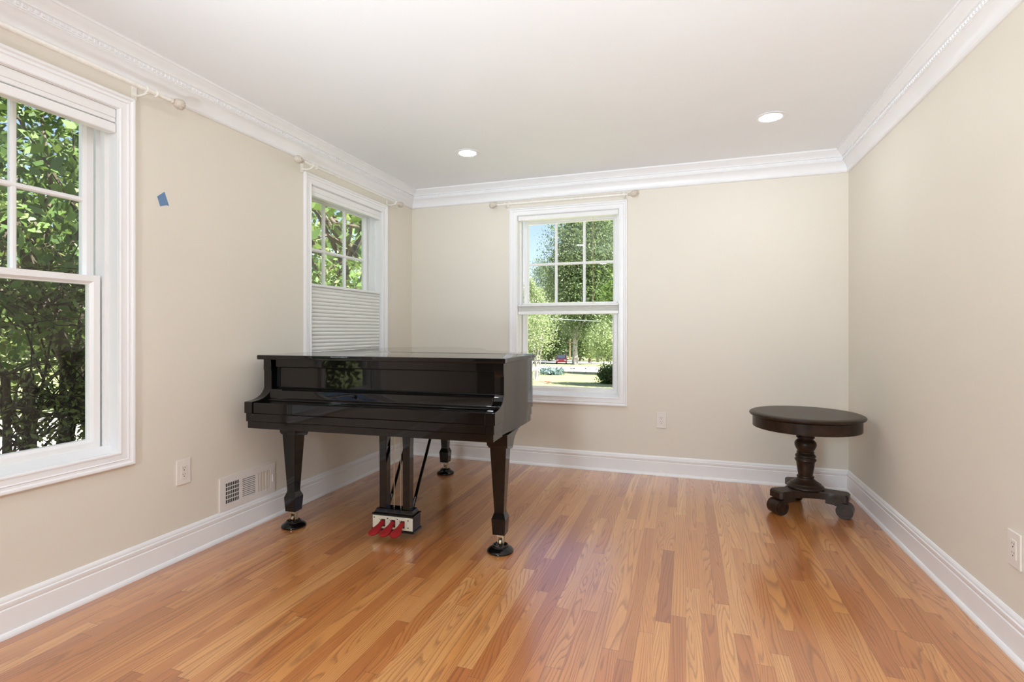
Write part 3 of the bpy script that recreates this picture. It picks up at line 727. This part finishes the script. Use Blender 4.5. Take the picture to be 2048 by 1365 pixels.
# close to the left windows
LW = 'plants close outside the left windows'
tree('broadleaf_tree', 'broad-leaved green tree with forked trunk outside the large left window', 'tree', G(-4.45, 3.02), 2.6, .060, (-.05, -.3, 3.0), (.95, 1.6, 1.3), 60, 8500, .105, M['leaf_near'], M['bark'], 11, .22, 20, LW, lean=(.1, -.75), twigs=60)
tree('twiggy_shrub', 'dense twiggy olive shrub filling the lower pane of the left window', 'shrub', G(-4.05, 2.25), 1.5, .026, (0, 0, 1.45), (.55, 1.05, .85), 50, 4800, .042, M['leaf_olive'], M['twig'], 12, .15, 34, LW, stems=6, twigs=170)
tree('twiggy_shrub', 'dark shrub behind the olive shrub at the right of the lower left pane', 'shrub', G(-5.1, 3.35), 1.7, .03, (0, 0, 1.5), (.6, .8, .75), 34, 2000, .05, M['leaf_olive'], M['twig'], 13, .16, 22, LW, stems=5, twigs=80)
tree('magnolia_tree', 'large-leaved tree with thick leaning trunk seen through the corner window', 'tree', G(-6.1, 7.0), 3.9, .11, (.25, .1, 4.2), (1.7, 1.8, 1.5), 46, 850, .24, M['leaf_near'], M['bark'], 14, .42, 22, LW, lean=(.9, .7), twigs=30)
tree('evergreen_shrub', 'dense dark evergreen below the tree in the corner window', 'shrub', G(-5.3, 6.25), 1.6, .05, (0, 0, 1.95), (1.1, 1.1, 1.0), 50, 4200, .09, M['leaf_near'], M['twig'], 15, .22, 20, LW, stems=3)
tree('leafy_shrub', 'leafy dark shrub outside the left window toward the rear of the house', 'shrub', G(-4.4, -.9), 1.8, .03, (0, 0, 1.7), (.8, 1.4, 1.3), 44, 5200, .08, M['leaf_near'], M['twig'], 16, .2, 22, LW, stems=5, twigs=40)
for i, (x, y, h, lab) in enumerate(((-15, 9.5, 7, 'far sunlit tree beyond the shrubs at the left edge of the left window'), (-17, 15.5, 8, 'far sunlit tree beyond the shrubs at the right of the left window'), (-15, 20, 9, 'tall pale tree far behind the corner window'))):
    tree('distant_tree', lab, 'tree', G(x, y), h * .5, .2, (0, 0, h * .56), (2.6, 2.8, h * .42), 40, 3000, .42, M['leaf_light'] if i != 1 else M['leaf_mid'], M['bark'], 30 + i, .75, 10, 'far trees beyond the left windows')
# beyond the back window
def at(u, v): x, y, z, t = on_ground(u, v); return (x, y, ground_z(y)), t
b0, t0 = at(1073, 761)
tree('crape_myrtle', 'slender multi-stemmed young tree with pale stems beside the mulch bed', 'tree', b0, t0 * .085, .035, (0, 0, t0 * .100), (t0 * .024, t0 * .024, t0 * .042), 40, 5000, .13, M['leaf_pale'], M['barklight'], 41, .5, 14, stems=6)
b0, t0 = at(1150, 729.5)
tree('oak_tree', 'tall oak with pale grey trunk beside the red car', 'tree', b0, t0 * .085, .40, (t0 * .022, 0, t0 * .185), (t0 * .062, t0 * .05, t0 * .125), 150, 70000, .38, M['leaf_far'], M['barklight'], 42, 1.5, 24)
FT = 'trees across the street behind the back window'
def ft(u, v, hh, wid, dx, leaf, seed, label, nl=6000, sz=.85, lowf=.08):
    b, t = at(u, v); s_ = t / F_PX
    H_ = hh * s_; Wd = wid * s_
    tree('street_tree', label, 'tree', b, H_ * .45, .25, (dx * s_, 0, H_ * (.5 + lowf)), (Wd, Wd * .8, H_ * .46), 80, int(nl * 4), sz * .45, leaf, M['bark'], seed, (Wd * .16, Wd * .16, H_ * .06), 14, FT)
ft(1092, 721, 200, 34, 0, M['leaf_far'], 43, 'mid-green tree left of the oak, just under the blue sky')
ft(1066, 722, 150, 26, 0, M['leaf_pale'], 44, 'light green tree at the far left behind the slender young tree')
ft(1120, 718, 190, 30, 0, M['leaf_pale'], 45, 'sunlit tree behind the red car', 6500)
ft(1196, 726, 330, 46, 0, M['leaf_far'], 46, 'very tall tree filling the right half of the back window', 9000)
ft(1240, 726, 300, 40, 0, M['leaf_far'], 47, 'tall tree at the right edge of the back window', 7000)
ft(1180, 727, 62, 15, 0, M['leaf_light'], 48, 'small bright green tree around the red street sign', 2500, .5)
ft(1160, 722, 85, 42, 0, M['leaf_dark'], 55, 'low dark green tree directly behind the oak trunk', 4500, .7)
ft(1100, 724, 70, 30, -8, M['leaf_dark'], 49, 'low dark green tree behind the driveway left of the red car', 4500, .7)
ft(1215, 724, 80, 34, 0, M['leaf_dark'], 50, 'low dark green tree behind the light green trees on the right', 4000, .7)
b0, t0 = at(1216, 750)
tree('ornamental_tree', 'bushy light green ornamental tree at the right side of the lawn', 'tree', b0, t0 * .045, .05, (.2, 0, t0 * .066), (t0 * .030, t0 * .03, t0 * .034), 40, 9000, .16, M['leaf_pale'], M['barklight'], 51, .42, 16, stems=4)
b0, t0 = at(1226, 768)
tree('evergreen_shrub', 'low dark green shrub at the right edge of the lawn', 'shrub', b0, t0 * .012, .04, (.1, 0, t0 * .016), (t0 * .024, t0 * .02, t0 * .014), 30, 5000, .16, M['leaf_dark'], M['twig'], 52, .2, 8, stems=3)
for u, v, h, r3, lab, sd in ((1190, 770, 4.6, (1.9, 1.2, 1.6), 'tree just right of the back window view, nearer of the two shading the lawn', 53), (1215, 748, 6.2, (4.2, 1.0, 2.0), 'broad tree right of the back window view, farther of the two shading the lawn', 54)):
    b0, t0 = at(u, v); x, y = b0[0] + h * .67, b0[1] - h * .30
    tree('shade_tree', lab, 'tree', G(x, y), h * .6, .14, (0, 0, h), r3, 50, 7000, .30, M['leaf_mid'], M['bark'], sd, .5, 16, 'shade trees right of the lawn')
# bluish low plants
rs = np.random.default_rng(61); b0, t0 = at(1102, 750); e0 = tag(empty('flower_bed', b0), 'row of bluish low plants along the far edge of the lawn', 'plants', kind='stuff')
cs = [(q, rs.uniform(-.6, .6), .22) for q in np.linspace(-.95, .95, 26) * 20 * t0 / F_PX]
v, f = leaves(rs, cs, (.12, .3, .13), 2600, .20, -.5); fo = leafmesh('low_plants', v, f, M['leaf_blue'], e0); fo['kind'] = 'stuff'
# woods closing the horizon
def woods(label, x0, x1, y0, y1, n, h, m, seed):
    rs = np.random.default_rng(seed); e = tag(empty('distant_woods', ((x0 + x1) / 2, (y0 + y1) / 2, ground_z((y0 + y1) / 2))), label, 'trees', kind='stuff')
    cs = []
    for i in range(n):
        t = (i + .5) / n; cx, cy = (t - .5) * (x1 - x0), (t - .5) * (y1 - y0); hh = h * rs.uniform(.6, 1.15)
        for q in range(14): cs.append((cx + rs.normal() * 2.2, cy + rs.normal() * 2.2, hh * rs.uniform(.02, 1)))
    v, f = leaves(rs, cs, 1.5, n * 900, .9); o = leafmesh('foliage', v, f, m, e); o['kind'] = 'stuff'
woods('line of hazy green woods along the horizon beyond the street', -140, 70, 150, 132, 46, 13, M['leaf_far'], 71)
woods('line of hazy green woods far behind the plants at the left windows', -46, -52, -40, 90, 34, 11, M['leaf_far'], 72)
# red car
b0, t0 = at(1123, 728.5); car = tag(empty('car', (b0[0], b0[1], b0[2] + .08), math.radians(12)), 'small red car parked left of the pale oak trunk', 'car')
prof = [(-2.0, .30), (-2.05, .55), (-1.98, .78), (-1.1, .93), (-.45, 1.40), (.9, 1.45), (1.6, 1.02), (2.0, .95), (2.05, .5), (2.0, .3)]
rings = []
for x, k_ in ((-.86, .0), (-.80, 1), (-.4, 1), (.4, 1), (.80, 1), (.86, 0)):
    rings.append([(x * (1 if z < 1 else .8), y, z - (0 if k_ else .02)) for y, z in prof])
body = MB().loft(rings).build('body', M['carred'], car, smooth=30)
MB().loft([[(-.66, -1.10, .95), (.66, -1.10, .95), (.56, -.52, 1.37), (-.56, -.52, 1.37)], [(-.66, -1.13, .97), (.66, -1.13, .97), (.56, -.55, 1.39), (-.56, -.55, 1.39)]]).build('windshield', M['carglass'], car)
for sx in (-1, 1):
    MB().loft([[(sx * .70, -.75, 1.02), (sx * .70, 1.35, 1.02), (sx * .66, .85, 1.36), (sx * .66, -.40, 1.36)], [(sx * .82, -.75, 1.02), (sx * .82, 1.35, 1.02), (sx * .69, .85, 1.36), (sx * .69, -.40, 1.36)]]).build('side_window', M['carglass'], car)
    MB().box(sx * .62 - .16, sx * .62 + .16, -2.06, -1.98, .60, .74).build('headlight', M['signwhite'], car)
    for y in (-1.3, 1.3): MB().axlathe([(.2, -.1), (.31, -.09), (.31, .09), (.2, .1)], (sx * .78, y, .31), (1, 0, 0)).build('wheel', M['tyre'], car, smooth=40)
# red street sign
b0, t0 = at(1176.5, 727); s_ = t0 / F_PX
sg = tag(empty('street_sign', b0, math.radians(58)), 'red street sign on a thin post among the bright green leaves', 'street sign')
zz = 30 * s_
MB().tube([(0, 0, 0), (0, 0, zz + .3)], .03, 8).build('post', M['polewood'], sg)
oc = [(.40 * math.cos(PI / 8 + i * PI / 4), .40 * math.sin(PI / 8 + i * PI / 4)) for i in range(8)]
MB().prism(oc, -.06, -.035, lambda u, w_, h: (u, h, zz + w_)).build('sign_face', M['signred'], sg)
MB().box(-.26, .26, -.065, -.06, zz - .10, zz + .10).build('white_marking', M['signwhite'], sg)
# utility pole, cable, stakes
b0, t0 = at(1139.5, 722); s_ = t0 / F_PX
up = tag(empty('utility_pole', b0), 'brown utility pole with crossarm left of the oak trunk', 'utility pole')
MB().tube([(0, 0, -.2), (0, 0, 44 * s_)], [.22, .16], 10).build('pole', M['polewood'], up, smooth=50)
MB().box(-.75, .75, -.07, .07, 35.5 * s_, 35.5 * s_ + .2).build('crossarm', M['polewood'], up)
def sky_pt(u, v, t):
    a = (u - 1024) / F_PX; b = -(v - HORIZON) / F_PX; return ((-S + a * C_) * t, (C_ + a * S) * t, EYE + b * t)
tag(MB().tube([sky_pt(u, 636.5 + (u - 1070) * .05, 60) for u in (900, 1000, 1070, 1110, 1150, 1200)], .035, 8).build('overhead_cable', M['cable']), 'pale overhead cable crossing in front of the far trees', 'cable')
st0 = None
for u, lab in ((1142, 'thin dark garden stake at the lawn edge, leftmost of the three'), (1148, 'thin dark garden stake at the lawn edge, middle one'), (1171, 'thin dark garden stake at the lawn edge, rightmost of the three')):
    b0, t0 = at(u, 747.5); s_ = t0 / F_PX
    if st0 is None:
        st0 = o = empty('garden_stake', b0)
        MB().tube([(0, 0, -.05), (0, 0, 9 * s_)], .012, 6).build('stake', M['twig'], o)
        MB().lathe([(.004, 0), (.06, .01), (.07, .04), (.03, .09), (.003, .10)], n=12, z0=9 * s_).build('cap', M['twig'], o, smooth=40)
    else: o = copy_tree(st0); o.location = b0
    tag(o, lab, 'garden stake', 'garden stakes along the lawn edge')

# ------------------------------------------------------------------ sun and sky
sun = bpy.data.lights.new('sun', 'SUN'); sun.energy = 20.0; sun.angle = math.radians(.6); sun.color = (1, .95, .86)
so = bpy.data.objects.new('sun', sun); COL.objects.link(so)
so.rotation_euler = Vector((.58, -.26, .86)).to_track_quat('Z', 'Y').to_euler()
wd = bpy.data.worlds.new('sky'); SC.world = wd; wd.use_nodes = True; nt = wd.node_tree
bg = nt.nodes['Background']; sk = nt.nodes.new('ShaderNodeTexSky'); sk.sky_type = 'NISHITA'; sk.sun_disc = False
sk.sun_elevation = math.radians(45); sk.sun_rotation = math.radians(112); sk.air_density = 1.0; sk.dust_density = 1.6; sk.ozone_density = 1.0
tm = nt.nodes.new('ShaderNodeMix'); tm.data_type = 'RGBA'; tm.blend_type = 'MULTIPLY'; tm.inputs[0].default_value = 1; tm.inputs[7].default_value = (.98, .91, 1, 1)
nt.links.new(sk.outputs[0], tm.inputs[6]); nt.links.new(tm.outputs[2], bg.inputs[0]); bg.inputs[1].default_value = .25

# ------------------------------------------------------------------ camera
cd = bpy.data.cameras.new('camera'); cam = bpy.data.objects.new('camera', cd); COL.objects.link(cam); SC.camera = cam
cd.sensor_width = 36; cd.sensor_fit = 'HORIZONTAL'; cd.lens = F_PX / 2048 * 36; cd.shift_y = -(682.5 - HORIZON) / 2048
cd.clip_start = .02; cd.clip_end = 1000
cam.location = (0, 0, EYE); cam.rotation_euler = (PI / 2, 0, YAW)

SC.view_settings.view_transform = 'Standard'; SC.view_settings.look = 'None'; SC.view_settings.gamma = 1
SC.view_settings.use_curve_mapping = False; SC.view_settings.exposure = .16
cy = SC.cycles; cy.use_denoising = True; cy.max_bounces = 14; cy.diffuse_bounces = 8; cy.glossy_bounces = 6; cy.transmission_bounces = 8; cy.transparent_max_bounces = 12
cy.sample_clamp_indirect = 8
